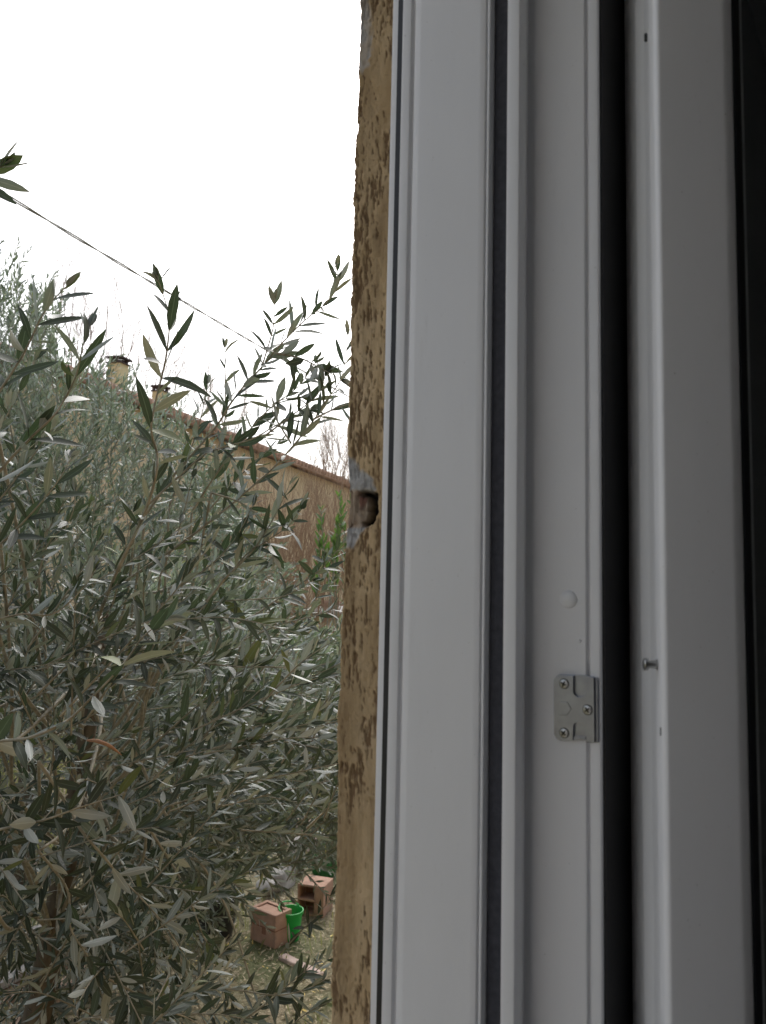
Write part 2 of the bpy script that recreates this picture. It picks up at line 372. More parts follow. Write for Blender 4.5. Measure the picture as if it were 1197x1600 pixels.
# ---- fixed frame
FR = thing('window_frame', 'white plastic window frame with a metal strike plate on its inner rebate', 'window frame', (.50, .25, Z0))
ya = yy(611, .473); yb_ = yy(617.5, .470)
gv = [(.500, yy(607, .479)), (.474, yy(607, .479)), (.473, ya), (.480, ya), (.480, yb_), (.470, yb_),
      (.470, yy(632, .470)), (.4738, yy(632.5, .470)), (.4738, yy(637.5, .470)), (.4695, yy(638.5, .4695)),
      (.4685, yy(648, .4685)), (.4685, yy(745, .4685)), (.4692, yy(754, .4692)), (.4722, yy(754.3, .469)), (.4722, yy(756.5, .469)), (.469, yy(757, .469)), (.469, yy(761, .469)), (.500, yy(761.5, .469))]
gm = MB(); gm.prism(round_poly(gv, .0008), Z0, Z1); guide = gm.build('shutter_guide', M_PVC, FR, smooth='auto')
gk = MB(); gk.box((.4765, (ya + yb_) / 2, (Z0 + Z1) / 2), .0085, ya - yb_ - .0002, Z1 - Z0); gk.build('gasket_and_shade_strip', M_RUB_SHADE, FR)
yp0, yp1 = yy(761.5, .469), yy(789, .462)
bk = MB(); bk.box((.492, (yp0 + yp1) / 2, (Z0 + Z1) / 2), .012, yp0 - yp1, Z1 - Z0)
bk.build('channel_liner', M_RUB_SHADE, FR)
yc0 = yy(768, .475)
br = MB(); br.box((.480, (yc0 + yp1 - .0003) / 2, (Z0 + Z1) / 2), .009, yc0 - yp1 - .0006, Z1 - Z0 - .002)
rnd = random.Random(4)
z = 1.6
while z < 2.55:                                   # short bristles standing out of the pile
    y0 = yp1 + .0003 + rnd.random() * .0006; h_ = rnd.uniform(.0006, .0026); wz_ = rnd.uniform(.0004, .001)
    br.add([(.4756, y0, z), (.4756, y0, z + wz_), (.4756 - h_ * 4, y0 + rnd.uniform(-.0006, .0004) + .0006, z + wz_ / 2 + rnd.uniform(-.0006, .0006))], [(0, 1, 2)])
    z += rnd.uniform(.0006, .0022)
br.build('brush_seal', M_BRUSH, FR, fix=False)
XR = .4855
fv = [(.545, yp1), (.462, yp1), (.4618, yy(809, .4618)), (.4665, yy(815, .4665)), (.470, yy(819, .470)), (XR, yy(822.5, XR)),
      (XR, yy(914.5, XR)), (XR + .0035, yy(915, XR)), (XR + .0035, yy(920.5, XR)), (XR - .0006, yy(921, XR)), (XR - .0006, Y_IN), (.545, Y_IN)]
fm = MB(); fm.prism(round_poly(fv, .0009), Z0, Z1); fm.build('jamb', [M_PVC], FR, smooth='auto')
for nm, x0, x1, z0, z1 in (('jamb', XL - .06, XL, Z0, Z1), ('head', XL - .06, .545, Z1, Z1 + .05), ('sill', XL - .06, .545, Z0 - .05, Z0)):
    q = MB(); q.box(((x0 + x1) / 2, (Y_IN + Y_ST) / 2, (z0 + z1) / 2), x1 - x0, Y_ST - Y_IN, z1 - z0); q.build(nm, M_PVC, FR, bevel=.002)
ig = MB(); ig.box(((XR + .0035 + .549) / 2, Y_IN - .0007, (Z0 + Z1) / 2), .549 - XR - .0035, .0022, Z1 - Z0 - .002); ig.build('gasket_and_shade_strip', M_RUB_SHADE, FR)  # black strip added over the room-side jamb face, standing in for its shade
def rp(px, py, off=0.0):                          # point on the rebate plane, off = proud of it
    p = on_x(px, py, XR); return Vector((XR - off, p.y, p.z))
cp = MB(); c0 = rp(888.5, 936.5); Rr = 14.5 * .49 / F
cp.lathe([(Rr, -.001), (Rr * .98, .0006), (Rr * .86, .0015), (Rr * .6, .0022), (Rr * .3, .0026), (.0001, .0027)], c0, (-1, 0, 0), 28)
cp.build('screw_cap', M_PVC2, FR, smooth=True)
nb = MB(); nb.lathe([(.0014, -.0005), (.0010, .0006), (.0003, .0011)], rp(906, 1001), (-1, 0, .3), 8); nb.build('plastic_burr', M_PVC, FR, smooth=True)
# strike plate: a base sheet and a thicker cam block with two slots
def poly_plate(mb, pix, off0, off1, mat=0):
    a_ = [rp(x, y, off0) for x, y in pix]; b2 = [rp(x, y, off1) for x, y in pix]; n = len(pix)
    mb.add(a_ + b2, [(i, (i + 1) % n, n + (i + 1) % n, n + i) for i in range(n)] + [tuple(range(n, 2 * n)), tuple(range(n - 1, -1, -1))], mat)
sp = MB()
base = [(868, 1068), (868.5, 1061), (872, 1055.5), (877, 1053.5), (919, 1055), (935, 1058.5), (936.5, 1059), (937.5, 1158), (936, 1160), (921, 1160), (917, 1156), (878, 1157), (872, 1153), (868.3, 1146)]
poly_plate(sp, base, .0001, .0014)
rai = [(868.6, 1068), (869, 1061.5), (872.4, 1056.5), (877.4, 1054.5), (899, 1055.6), (899, 1080), (901, 1085), (905, 1088), (911, 1088.5), (917, 1085), (919.5, 1080), (919.5, 1056.5), (931, 1058.5), (932.2, 1158.4), (919.2, 1158.2), (917.6, 1133), (916.5, 1130), (913.5, 1128.5), (903.5, 1128), (900.5, 1129.5), (899, 1133), (898.4, 1155.6), (878.4, 1156), (872.4, 1152.4), (868.8, 1146)]
poly_plate(sp, rai, .0014, .0036)
poly_plate(sp, [(934.2, 1061), (936.4, 1061.4), (937.4, 1159), (935.2, 1159)], .0014, .0034)
poly_plate(sp, [(898.8, 1149.6), (917.2, 1150.4), (917.4, 1155.8), (898.6, 1155)], .0014, .0026)
hexa = [(884 + 12 * math.cos(k * math.pi / 3), 1106 + 12 * math.sin(k * math.pi / 3)) for k in range(6)]
poly_plate(sp, hexa, .0036, .0040)
plate = sp.build('strike_plate', M_ZINC, FR, bevel=.0003)
for (sx_, sy_) in ((885, 1067.5), (921.5, 1108), (885, 1144)):
    sc = MB(); o_ = rp(sx_, sy_, .0036); rs = 7.2 * .49 / F
    sc.lathe([(rs * 1.14, -.0003), (rs * 1.14, .0001), (rs * 1.02, .00012)], o_, (-1, 0, 0), 24, 1)
    sc.lathe([(rs, 0), (rs, .0004), (rs * .9, .0009), (rs * .45, .0012), (.0001, .0013)], o_, (-1, 0, 0), 24, 0)
    an = math.radians(rnd.uniform(20, 60))
    for k in range(2):
        sc.box(o_ + Vector((-.00105, 0, 0)), .0010, rs * 1.25, rs * .30, Matrix.Rotation(an + k * math.pi / 2, 3, 'X'), 1)
    sc.build('screw', [M_SCREW, M_DARK], plate, smooth='auto')

# ---- sash, swung inwards past the jamb
TH = math.radians(117.5)
dS = Vector((-math.cos(TH), -math.sin(TH), 0)); eS = Vector((math.sin(TH), -math.cos(TH), 0))
d0 = ray(1029, ROW); rB = .462; dh = Vector((d0.x, d0.y, 0)).normalized(); B0 = Vector((0, 0, 0)) + dh * rB
SA = thing('window_sash', 'white window sash swung open into the dark room with a steel locking pin', 'window', (B0.x, B0.y, Z0 + .03))
def sw(a_, b2): q_ = B0 + dS * a_ + eS * b2; return (q_.x, q_.y)
def a_of(px):                                     # distance along the outer face seen at column px
    d = ray(px, ROW); k = d.y / d.x; return (B0.y - k * B0.x) / (k * dS.x - dS.y)
def b_of(px):
    d = ray(px, ROW); k = d.y / d.x; return (B0.y - k * B0.x) / (k * eS.x - eS.y)
aF = a_of(1143); bA = b_of(977); b1 = b_of(1019); b2_ = b_of(1010); b3 = b_of(1001)
sv = [sw(.0022, 0), sw(0, .003), sw(.0002, b1), sw(.004, b2_), sw(.0045, b3), sw(.0012, b3 + (bA - b3) * .25), sw(.0006, bA - .003), sw(.0030, bA), sw(.062, bA), sw(.062, .034), sw(aF + .006, .034), sw(aF + .006, .004), sw(aF, .0012)]
ZS0, ZS1 = Z0 + .03, Z1 - .03; WS = .66
sm = MB(); sm.prism(round_poly(sv, .0016, 4), ZS0, ZS1)
sm.prism([sw(WS - .06, 0), sw(WS - .06, bA), sw(WS, bA), sw(WS, 0)], ZS0, ZS1)
for z0, z1 in ((ZS0, ZS0 + .06), (ZS1 - .06, ZS1)): sm.prism([sw(.063, .0005), sw(.063, bA - .0005), sw(WS - .061, bA - .0005), sw(WS - .061, .0005)], z0 + .0005, z1 - .0005)
sm.build('sash_frame', M_PVC, SA, smooth='auto')
gs = MB(); gs.prism([sw(aF + .0062, .003), sw(aF + .0062, .012), sw(aF + .0105, .012), sw(aF + .0105, .0055)], ZS0 + .06, ZS1 - .06); gs.build('glazing_gasket', M_RUB_SHADE, SA)
gl = MB(); gl.prism([sw(aF + .0065, .0125), sw(aF + .0065, .0165), sw(WS - .06, .0165), sw(WS - .06, .0125)], ZS0 + .055, ZS1 - .055); gl.build('glass_pane', M_GLASS, SA)
def edge_pt(px, py, a_=0.0):
    d = ray(px, py); bb = b_of(px); x_, y_ = sw(a_, bb); k = x_ / d.x; return Vector((x_, y_, HC + d.z * k))
pb = edge_pt(1021, 1038, .001)
pn = MB(); pn.lathe([(.0032, 0), (.0032, .001), (.0022, .0012), (.0022, .0058), (.0034, .0060), (.0036, .0078), (.0026, .0086), (.0012, .0087)], pb, -dS, 20)
pn.build('locking_pin', M_SCREW, SA, smooth='auto')
for (x_, y_, hh) in ((1013.5, 57, 13), (1026, 1142, 12)):
    p = edge_pt(x_, y_, .0005); s_ = MB(); s_.box(p, .0016, .0016, hh * .45 / F); s_.build('drain_slot', M_DARK, SA)

# ------------------------------------------------------------------ foliage machinery
T5 = np.array([0, .10, .30, .58, .82, 1.0]); W5 = np.array([.07, .42, .92, 1.0, .62, .03])
def leaves(P, D, Nn, L, Wd, curl, hi=True):
    P, D, Nn = np.asarray(P, float), np.asarray(D, float), np.asarray(Nn, float); L = np.asarray(L, float)[:, None]; Wd = np.asarray(Wd, float)[:, None]; curl = np.asarray(curl, float)[:, None]
    D = D / np.linalg.norm(D, axis=1, keepdims=True); Nn = Nn - (Nn * D).sum(1, keepdims=True) * D; Nn = Nn / np.linalg.norm(Nn, axis=1, keepdims=True); Sd = np.cross(D, Nn)
    t, wv = (T5, W5) if hi else (np.array([0, .35, .7, 1.0]), np.array([.08, .95, .85, .04]))
    vs = []; uvs = []
    for k in range(len(t)):
        c = P + D * L * t[k] + Nn * curl * L * (t[k] ** 2)
        hw = Wd * .5 * wv[k]
        cols = ((-1, .22), (0, 0), (1, .22)) if hi else ((-1, .1), (1, .1))
        for sgn, up in cols:
            vs.append(c + Sd * hw * sgn + Nn * hw * up); uvs.append(((sgn + 1) / 2, t[k]))
    V = np.stack(vs, 1); n, kk = V.shape[0], V.shape[1]; w_ = 3 if hi else 2
    fs = []
    for k in range(len(t) - 1):
        for j in range(w_ - 1): a_ = k * w_ + j; fs.append((a_, a_ + 1, a_ + w_ + 1, a_ + w_))
    fs = np.array(fs); Fc = (np.arange(n)[:, None, None] * kk + fs[None]).reshape(-1, 4)
    return V.reshape(-1, 3), Fc, np.tile(np.array(uvs), (n, 1))
class Leafs:
    def __init__(s): s.P = []; s.D = []; s.N = []; s.L = []; s.W = []; s.C = []
    def add(s, p, d, n, l, w_, c): s.P.append(tuple(p)); s.D.append(tuple(d)); s.N.append(tuple(n)); s.L.append(l); s.W.append(w_); s.C.append(c)
    def build(s, name, mat, parent, hi=True):
        V, Fc, uv = leaves(s.P, s.D, s.N, s.L, s.W, s.C, hi)
        m_ = MB(); m_.v = V.tolist(); m_.f = Fc.tolist(); m_.m = [0] * len(m_.f); m_.uv = uv
        return m_.build(name, mat, parent, smooth=True, fix=False)
def resample(pts, step):
    pts = [Vector(p) for p in pts]; n = len(pts); out = []
    for i in range(n - 1):
        p0, p1, p2, p3 = pts[max(i - 1, 0)], pts[i], pts[i + 1], pts[min(i + 2, n - 1)]
        k = max(1, int((p2 - p1).length / step))
        for j in range(k):
            t_ = j / k
            out.append(.5 * ((2 * p1) + (p2 - p0) * t_ + (2 * p0 - 5 * p1 + 4 * p2 - p3) * t_ ** 2 + (3 * p1 - p0 - 3 * p2 + p3) * t_ ** 3))
    out.append(pts[-1]); return out
def rv(r): return Vector((r.gauss(0, 1), r.gauss(0, 1), r.gauss(0, 1))).normalized()
def dress(lf, path, r, spacing, ll, lw, start=0.0, spread=50, phase=None, flat=.45, drop=.03, face=0, flip=.0):
    """opposite leaf pairs, each pair turned a right angle from the last"""
    acc = spacing * .4; ph = r.random() * 6.28 if phase is None else phase; tot = sum((path[i + 1] - path[i]).length for i in range(len(path) - 1)); run = 0
    for i in range(len(path) - 1):
        seg = (path[i + 1] - path[i]); sl_ = seg.length
        if sl_ < 1e-6: continue
        tdir = seg / sl_; u = tdir.orthogonal().normalized(); v = tdir.cross(u)
        while acc < sl_:
            f_ = (run + acc) / tot
            if f_ >= start:
                ph += math.pi / 2 + r.gauss(0, .25)
                size = (1.0 - .30 * max(0, (f_ - .75) / .25)) * r.uniform(.62, 1.18)
                for sgn in (0, math.pi):
                    if r.random() < drop: continue
                    an = ph + sgn + r.gauss(0, .2); out = u * math.cos(an) + v * math.sin(an)
                    vd = (path[i] - EYE).normalized(); out = (out - vd * out.dot(vd) * face); out = out.normalized() if out.length > .05 else u
                    sp_ = math.radians(spread * r.uniform(.55, 1.25) * (1 - .45 * max(0, (f_ - .6) / .4)))
                    d_ = tdir * math.cos(sp_) + out * math.sin(sp_)
                    nn = (tdir - d_ * tdir.dot(d_)); nn = nn.normalized() * (1 - flat) + Vector((0, 0, 1)) * flat + rv(r) * .45 - vd * face * r.choice((-.9, .9, 1.2))
                    if flip and r.random() < flip: nn = -nn
                    if abs(d_.dot((path[i] - EYE).normalized())) > .84: continue
                    lf.add(path[i] + tdir * acc, d_, nn, ll * size, lw * size * r.uniform(.75, 1.15), r.gauss(-.06, .19))
            acc += spacing * r.uniform(.8, 1.2)
        acc -= sl_; run += sl_
    return tdir
def tipleaves(lf, p, tdir, r, ll, lw, n=3):
    for k in range(n): lf.add(p, tdir + rv(r) * .35, rv(r) + Vector((0, 0, .5)), ll * r.uniform(.4, .75), lw * r.uniform(.5, .8), r.gauss(0, .1))

# ------------------------------------------------------------------ near olive tree
r = random.Random(11)
TB = at_z(-40, 1995); TB = Vector((TB.x, TB.y, 0))
OT = thing('olive_tree', 'large leaved olive tree reaching its long sprays up beside the stucco edge', 'tree', TB)
crotch = pt(130, 1180, 2.0); top = pt(165, 960, 2.05)
tr = MB(); tp = resample([TB, TB + (crotch - TB) * .5 + Vector((.05, .03, 0)), crotch, top], .06)
tr.tube(tp, [.055 - .04 * i / len(tp) for i in range(len(tp))], 10); tr.build('trunk', M_BARK, OT, smooth=True)
# sprays measured from the photograph: image points, depth at start and tip, leaf length, spacing
SPR = [
 ([(-40, 790), (5, 730), (50, 682), (82, 652), (100, 625), (117, 592), (125, 562), (136, 512)], 1.12, 1.10, .066, .019, .0135),
 ([(-20, 640), (25, 572), (45, 537), (62, 500), (82, 470), (104, 447)], 1.25, 1.2, .060, .019, .0135),
 ([(185, 887), (212, 832), (232, 785), (244, 740), (246, 710), (240, 690), (236, 667), (243, 627), (252, 592), (260, 555), (265, 500), (258, 470), (247, 438)], 1.32, 1.22, .064, .022, .0125),
 ([(120, 960), (200, 905), (280, 851), (347, 800), (400, 755), (430, 728), (472, 680), (489, 658), (513, 622), (532, 594), (539, 565), (544, 525)], 1.75, 1.45, .056, .0205, .0115),
 ([(210, 830), (270, 745), (335, 670), (358, 634), (380, 605), (406, 577), (432, 546), (456, 520), (484, 494), (508, 475), (525, 454), (528, 435), (525, 417)], 1.75, 1.5, .054, .0145, .0135),
 ([(230, 790), (313, 715), (345, 700), (394, 686), (427, 667), (458, 653), (485, 640)], 1.7, 1.6, .048, .021, .012),
 ([(335, 720), (351, 660), (352, 600), (351, 544)], 1.75, 1.7, .046, .021, .0125),
 ([(408, 577), (425, 520), (429, 490), (428, 470)], 1.62, 1.55, .050, .020, .012),
 ([(430, 552), (470, 560), (500, 575), (530, 590)], 1.6, 1.52, .048, .020, .013),
 ([(490, 655), (520, 640), (548, 630)], 1.5, 1.45, .050, .020, .011),
 ([(455, 693), (425, 640), (440, 625), (470, 620)], 1.6, 1.6, .050, .018, .013),
 ([(240, 985), (312, 947), (387, 864), (408, 851), (440, 830), (451, 822), (470, 795)], 1.7, 1.5, .054, .019, .0125),
 ([(200, 975), (296, 947), (355, 939), (400, 936), (446, 931), (488, 907)], 1.75, 1.65, .050, .0185, .013),
 ([(330, 1130), (380, 1080), (424, 1028), (462, 974), (494, 934), (520, 907)], 2.0, 1.85, .052, .021, .0115),
 ([(494, 934), (505, 895), (507, 870)], 1.85, 1.8, .046, .017, .012),
 ([(180, 1010), (280, 1030), (360, 1041), (420, 1042), (483, 1043), (530, 1030)], 1.7, 1.55, .054, .022, .012),
 ([(200, 1200), (286, 1122), (331, 1085), (374, 1051), (405, 1035)], 1.75, 1.6, .056, .020, .012),
 ([(180, 1200), (288, 1167), (365, 1145), (419, 1130), (473, 1113), (535, 1095)], 1.8, 1.7, .052, .021, .012),
 ([(260, 1260), (354, 1233), (402, 1221), (459, 1220), (517, 1226)], 1.9, 1.8, .050, .021, .012),
 ([(-60, 1165), (0, 1158), (45, 1153), (83, 1138), (113, 1120), (140, 1093), (170, 1063), (200, 1028), (225, 993), (262, 968)], 1.02, 1.05, .058, .0225, .0145),
 ([(-50, 1310), (0, 1296), (70, 1281), (120, 1263), (160, 1251), (218, 1230), (270, 1200)], 1.25, 1.25, .054, .021, .013),
 ([(60, 1190), (100, 1250), (125, 1295), (163, 1340), (190, 1373), (225, 1408), (263, 1453), (292, 1500)], 1.3, 1.4, .056, .026, .013),
 ([(230, 1290), (265, 1345), (280, 1370), (300, 1415), (315, 1456), (335, 1499), (350, 1560)], 1.6, 1.75, .052, .026, .0125),
 ([(150, 1520), (208, 1550), (250, 1575), (298, 1593), (340, 1620)], 1.4, 1.5, .054, .022, .013),
 ([(270, 1540), (368, 1547), (432, 1555), (480, 1545), (525, 1520)], 1.75, 1.75, .050, .019, .012),
 ([(400, 1560), (450, 1545), (490, 1520), (519, 1492)], 1.85, 1.8, .050, .022, .012),
 ([(-90, 330), (-50, 295), (-15, 272), (6, 258)], 1.15, 1.12, .052, .009, .014),
 ([(-60, 880), (0, 850), (60, 790), (95, 745), (110, 715)], 1.3, 1.3, .056, .018, .0125),
 ([(-40, 980), (30, 960), (80, 960), (120, 930), (150, 890)], 1.2, 1.3, .056, .019, .013),
 ([(60, 900), (75, 850), (110, 810), (118, 770)], 1.5, 1.5, .054, .019, .0125),
 ([(110, 1010), (165, 960), (180, 930), (190, 880), (208, 800)], 1.6, 1.5, .052, .020, .012),
 ([(250, 900), (275, 840), (290, 790), (300, 745)], 1.7, 1.65, .052, .019, .012),
 ([(-40, 1060), (30, 1050), (80, 1040), (120, 1000), (160, 985)], 1.35, 1.4, .054, .019, .013),
 ([(300, 800), (335, 745), (375, 690), (420, 640), (465, 605), (492, 568)], 1.75, 1.6, .050, .017, .0125),
 ([(265, 790), (292, 720), (312, 660), (325, 600)], 1.8, 1.75, .048, .019, .012),
 ([(300, 830), (350, 770), (405, 715), (440, 690)], 1.8, 1.7, .050, .018, .012),
 ([(415, 680), (455, 650), (495, 618), (508, 588)], 1.6, 1.55, .048, .018, .0125),
 ([(350, 905), (395, 860), (430, 805), (452, 758)], 1.6, 1.55, .056, .019, .0125),
 ([(255, 930), (320, 890), (365, 845), (395, 790)], 1.7, 1.6, .054, .019, .012),
 ([(330, 770), (385, 790), (415, 830), (428, 870)], 1.65, 1.6, .054, .018, .0125),
 ([(400, 960), (450, 925), (500, 890), (535, 850)], 1.9, 1.8, .050, .019, .012),
 ([(380, 1000), (440, 975), (500, 960), (548, 935)], 2.0, 1.9, .050, .019, .012),
 ([(330, 1625), (400, 1580), (455, 1535), (498, 1500)], 1.8, 1.75, .050, .018, .012),
 ([(425, 1640), (470, 1590), (521, 1562)], 1.8, 1.75, .050, .018, .012),
 ([(436, 1492), (470, 1455), (498, 1428), (521, 1396)], 2.5, 2.4, .050, .018, .011),
 ([(60, 1330), (105, 1390), (110, 1450), (140, 1500), (160, 1560)], 1.35, 1.4, .054, .020, .013),
]
for pix, d0_, d1_, ll, spc, lw in SPR:
    n = len(pix); P = [pt(x, y, d0_ + (d1_ - d0_) * i / (n - 1) + .02 * math.sin(i * 1.9)) for i, (x, y) in enumerate(pix)]
    path = resample(P, .012); m_ = MB(); k = len(path)
    r0 = .0016 + .0022 * min(1, k / 60)
    m_.tube(path, [r0 + (.0007 - r0) * i / (k - 1) for i in range(k)], 6)
    bro = m_.build('branch', M_TWIG, OT, smooth=True)
    lf = Leafs(); td = dress(lf, path, r, spc * 1.42, ll * 1.18, lw * 1.22, .04, 50, None, .35, .08, .55, .2); tipleaves(lf, path[-1], td, r, ll, lw * 1.2)
    lf.build('leaves', M_LEAF, bro)
# the boughs that carry the sprays
bo = MB()
for pix, d0_, d1_, ll, spc, lw in SPR:
    if (pix[0][1] < 760 and pix[0][0] > 320) or pix[0][0] > 410: continue          # side shoots spring from the sprays themselves
    p = pt(*pix[0], d0_); s0 = tp[r.randint(len(tp) // 2, len(tp) - 1)]
    q = resample([s0, s0.lerp(p, .35) + Vector((0, 0, -.05)) + rv(r) * .05, s0.lerp(p, .7) + Vector((0, 0, -.06)) + rv(r) * .05, p], .04)
    bo.tube(q, [.0055 - .003 * i / len(q) for i in range(len(q))], 6)
bo.build('limbs', M_TWIG, OT, smooth=True)
# fill: twigs growing up and outward from the crown's middle
def fill(tree, lf, mb, count, rng, region, dr, ll, lw, spacing, tl, up=.55, side=Vector((0, 0, 0)), core=None, rad=.0016):
    k = 0; guard = 0
    while k < count and guard < count * 60:
        guard += 1
        x, y = rng.uniform(region[0], region[2]), rng.uniform(region[1], region[3])
        if not region[4](x, y): continue
        dd = rng.uniform(*dr); p = pt(x, y, dd)
        if p.z < terrain(p.x, p.y) + .15 or p.y < Y_OUT + .12 or (p.y < Y_OUT + .5 and p.x > .44): continue
        out = (p - core); out = out.normalized() if out.length > .01 else rv(rng)
        dirn = (out * .7 + Vector((0, 0, up)) + rv(rng) * .75 + side).normalized()
        L_ = tl * rng.uniform(.6, 1.3); bend = rv(rng) * .18 + Vector((0, 0, -.10))
        path = [p - dirn * L_ * .35 - bend * L_ * .05, p, p + dirn * L_ * .35 + bend * L_ * .12, p + dirn * L_ * .65 + bend * L_ * .45]
        if min(q_.y for q_ in path) < Y_OUT + .04: continue
        path = resample(path, .02 if dd < 2.5 else .05)
        n = len(path); mb.tube(path, [rad * (1.1 - .7 * i / n) for i in range(n)], 4, caps=False)
        td = dress(lf, path, rng, spacing, ll, lw, .12, 48, flip=.24); tipleaves(lf, path[-1], td, rng, ll, lw, 2); k += 1
def edge(xs_, ys_): return lambda x: np.interp(x, xs_, ys_)
e_near = edge([-500, 0, 60, 120, 180, 250, 330, 420, 480, 545, 600], [450, 700, 760, 830, 900, 950, 990, 1040, 1090, 1140, 1180])
def reg_near(x, y): return y > e_near(x) and not (x < 150 and y > 1470 and r.random() < .8) and not (x < 60 and 1290 < y < 1390 and r.random() < .7) and not (x > 330 and y > 1270 and r.random() < .97) and not (x > 260 and y > 1350 and r.random() < .8)
lf = Leafs(); mb = MB()
fill(OT, lf, mb, 560, r, (-420, 400, 545, 1750, reg_near), (1.3, 2.3), .048, .0108, .0165, .34, .5, R * .35, crotch, .0018)
fill(OT, lf, mb, 360, r, (-300, 400, 360, 1700, lambda x, y: y > e_near(x) + 60), (2.1, 2.8), .049, .0112, .017, .36, .5, R * .2, crotch, .0018)
mb.build('twigs', M_TWIG, OT, smooth=True); lf.build('foliage', M_LEAF, OT)
dl = MB(); q = resample([pt(136, 1157, 1.12), pt(152, 1158, 1.11), pt(172, 1166, 1.11), pt(190, 1180, 1.12)], .002); n = len(q)
dl.tube(q, [.0006 + .0024 * math.sin(math.pi * min(1, .08 + i / n)) for i in range(n)], 8); dl.build('dead_leaf', M_DEAD, OT, smooth=True)

# ------------------------------------------------------------------ second olive, lower, at the right
r = random.Random(23)
b3_ = on_ground(470, 1560); O3 = thing('olive_tree', 'low bushy olive spreading behind the near sprays, right of the picture middle beside the stucco', 'tree', b3_ + Vector((0, 0, 0)))
c3 = pt(215, 1200, 3.3); tr = MB(); q = resample([Vector((c3.x, c3.y, 0)), c3 + Vector((.04, 0, -.8)), c3], .1); tr.tube(q, [.045 - .02 * i / len(q) for i in range(len(q))], 8); tr.build('trunk', M_BARK, O3, smooth=True)
e3 = edge([100, 300, 380, 450, 545, 650], [900, 950, 985, 1000, 1005, 1010])
lf = Leafs(); mb = MB()
def reg3(x, y):
    low = np.interp(x, [150, 300, 400, 545, 650], [1500, 1440, 1350, 1355, 1360]); return e3(x) < y < low
fill(O3, lf, mb, 1150, r, (150, 900, 640, 1480, reg3), (2.6, 3.9), .048, .0112, .018, .36, .5, R * .3, c3, .002)
mb.build('twigs', M_TWIG, O3, smooth=True); lf.build('foliage', M_LEAFF, O3, hi=False)

# ------------------------------------------------------------------ olive behind, pale and finely leaved
r = random.Random(31)
c2 = pt(60, 900, 5.2); b2g = Vector((c2.x, c2.y, terrain(c2.x, c2.y)))
O2 = thing('olive_tree', 'pale finely leaved olive tree standing behind the near one, at the left under the cable', 'tree', b2g)
tr = MB(); q = resample([b2g, b2g.lerp(c2, .5) + Vector((.08, .05, 0)), c2, pt(70, 650, 5.3)], .15); tr.tube(q, [.09 - .07 * i / len(q) for i in range(len(q))], 10); tr.build('trunk', M_BARK, O2, smooth=True)
e2 = edge([-500, -200, 0, 30, 70, 120, 160, 200, 260, 320, 380, 430], [300, 320, 390, 430, 470, 570, 590, 610, 645, 705, 800, 900])
lf = Leafs(); mb = MB()
fill(O2, lf, mb, 4200, r, (-450, 300, 430, 1120, lambda x, y: y > e2(x) + 25), (4.2, 6.2), .058, .0135, .022, .42, .6, Vector((0, 0, .2)), c2, .0022)
mb.build('twigs', M_TWIG, O2, smooth=True); lf.build('foliage', M_LEAFF, O2, hi=False)

# ------------------------------------------------------------------ bare shrubs and bare trees
def bare(mb, p, d, L, rad, depth, rng, spread=.5, up=.15, nchild=(2, 3)):
    pts = [p]; q = Vector(p); dd = Vector(d)
    for k in range(4):
        dd = (dd + rv(rng) * .16 + Vector((0, 0, up * .3))).normalized(); q = q + dd * L / 4; pts.append(q.copy())
    mb.tube(pts, [rad * (1 - .35 * i / 4) for i in range(5)], 3 if depth < 3 else 5, caps=False)
    if depth > 0:
        for k in range(rng.randint(*nchild)):
            s = rng.randint(1, 4); bare(mb, pts[s], (dd + rv(rng) * spread + Vector((0, 0, up))).normalized(), L * rng.uniform(.55, .8), rad * .58, depth - 1, rng, spread, up, nchild)
r = random.Random(5)
def ground_pt(px, dist):
    d = ray(px, 900); d = Vector((d.x, d.y, 0)).normalized(); p = d * dist; return Vector((p.x, p.y, terrain(p.x, p.y)))
for i, (px, dist, hgt) in enumerate(((395, 9.6, 1.5), (440, 10.2, 1.65), (490, 9.4, 1.45), (530, 10.6, 1.75), (565, 11.5, 1.7), (345, 9.0, 1.45))):
    g_ = ground_pt(px, dist)
    t_ = thing('bare_shrub', ('leafless brown shrub in front of the beige house wall, left part of the thicket', 'leafless brown shrub with tall switches in the middle of the thicket by the beige wall', 'leafless reddish shrub in front of the beige wall, behind the fresh green leaves', 'leafless shrub in the thicket nearest the stucco edge', 'leafless shrub of the thicket half hidden by the stucco edge', 'leafless shrub standing left of the thicket behind the olive sprays')[i], 'shrub', g_, 'bare shrubs before the house')
    mb = MB()
    for k in range(24):
        bare(mb, g_ + Vector((r.gauss(0, .4), r.gauss(0, .4), 0)), (Vector((0, 0, 1)) + rv(r) * .30), hgt * r.uniform(.55, 1.12), .0075, 4, r, .46, .22)
    mb.build('twigs', M_BARE, t_)
lab = ('bare tree rising over the tiled eave near the stucco edge', 'bare fine-twigged tree behind the chimneys', 'bare tree behind the eave between the chimneys and the tall olive spray', 'bare tree whose twigs show in the white sky at the far left')
for i, (px, dist, hgt) in enumerate(((515, 29, 3.8), (225, 26, 4.6), (345, 27, 4.3), (95, 20, 4.6))):
    g_ = ground_pt(px, dist); t_ = thing('bare_tree', lab[i], 'tree', g_)
    tk = MB(); tpz = g_ + Vector((0, 0, hgt)); tk.tube([g_, g_ + Vector((.05, 0, hgt * .5)), tpz], [.12, .10, .085], 8); tk.build('trunk', M_BARE, t_, smooth=True)
    mb = MB()
    for k in range(7): bare(mb, tpz + Vector((0, 0, -.1 * k)), (Vector((0, 0, 1)) + rv(r) * .5), hgt * .5, .027, 6, r, .5, .2)
    mb.build('crown', M_BARE2, t_)

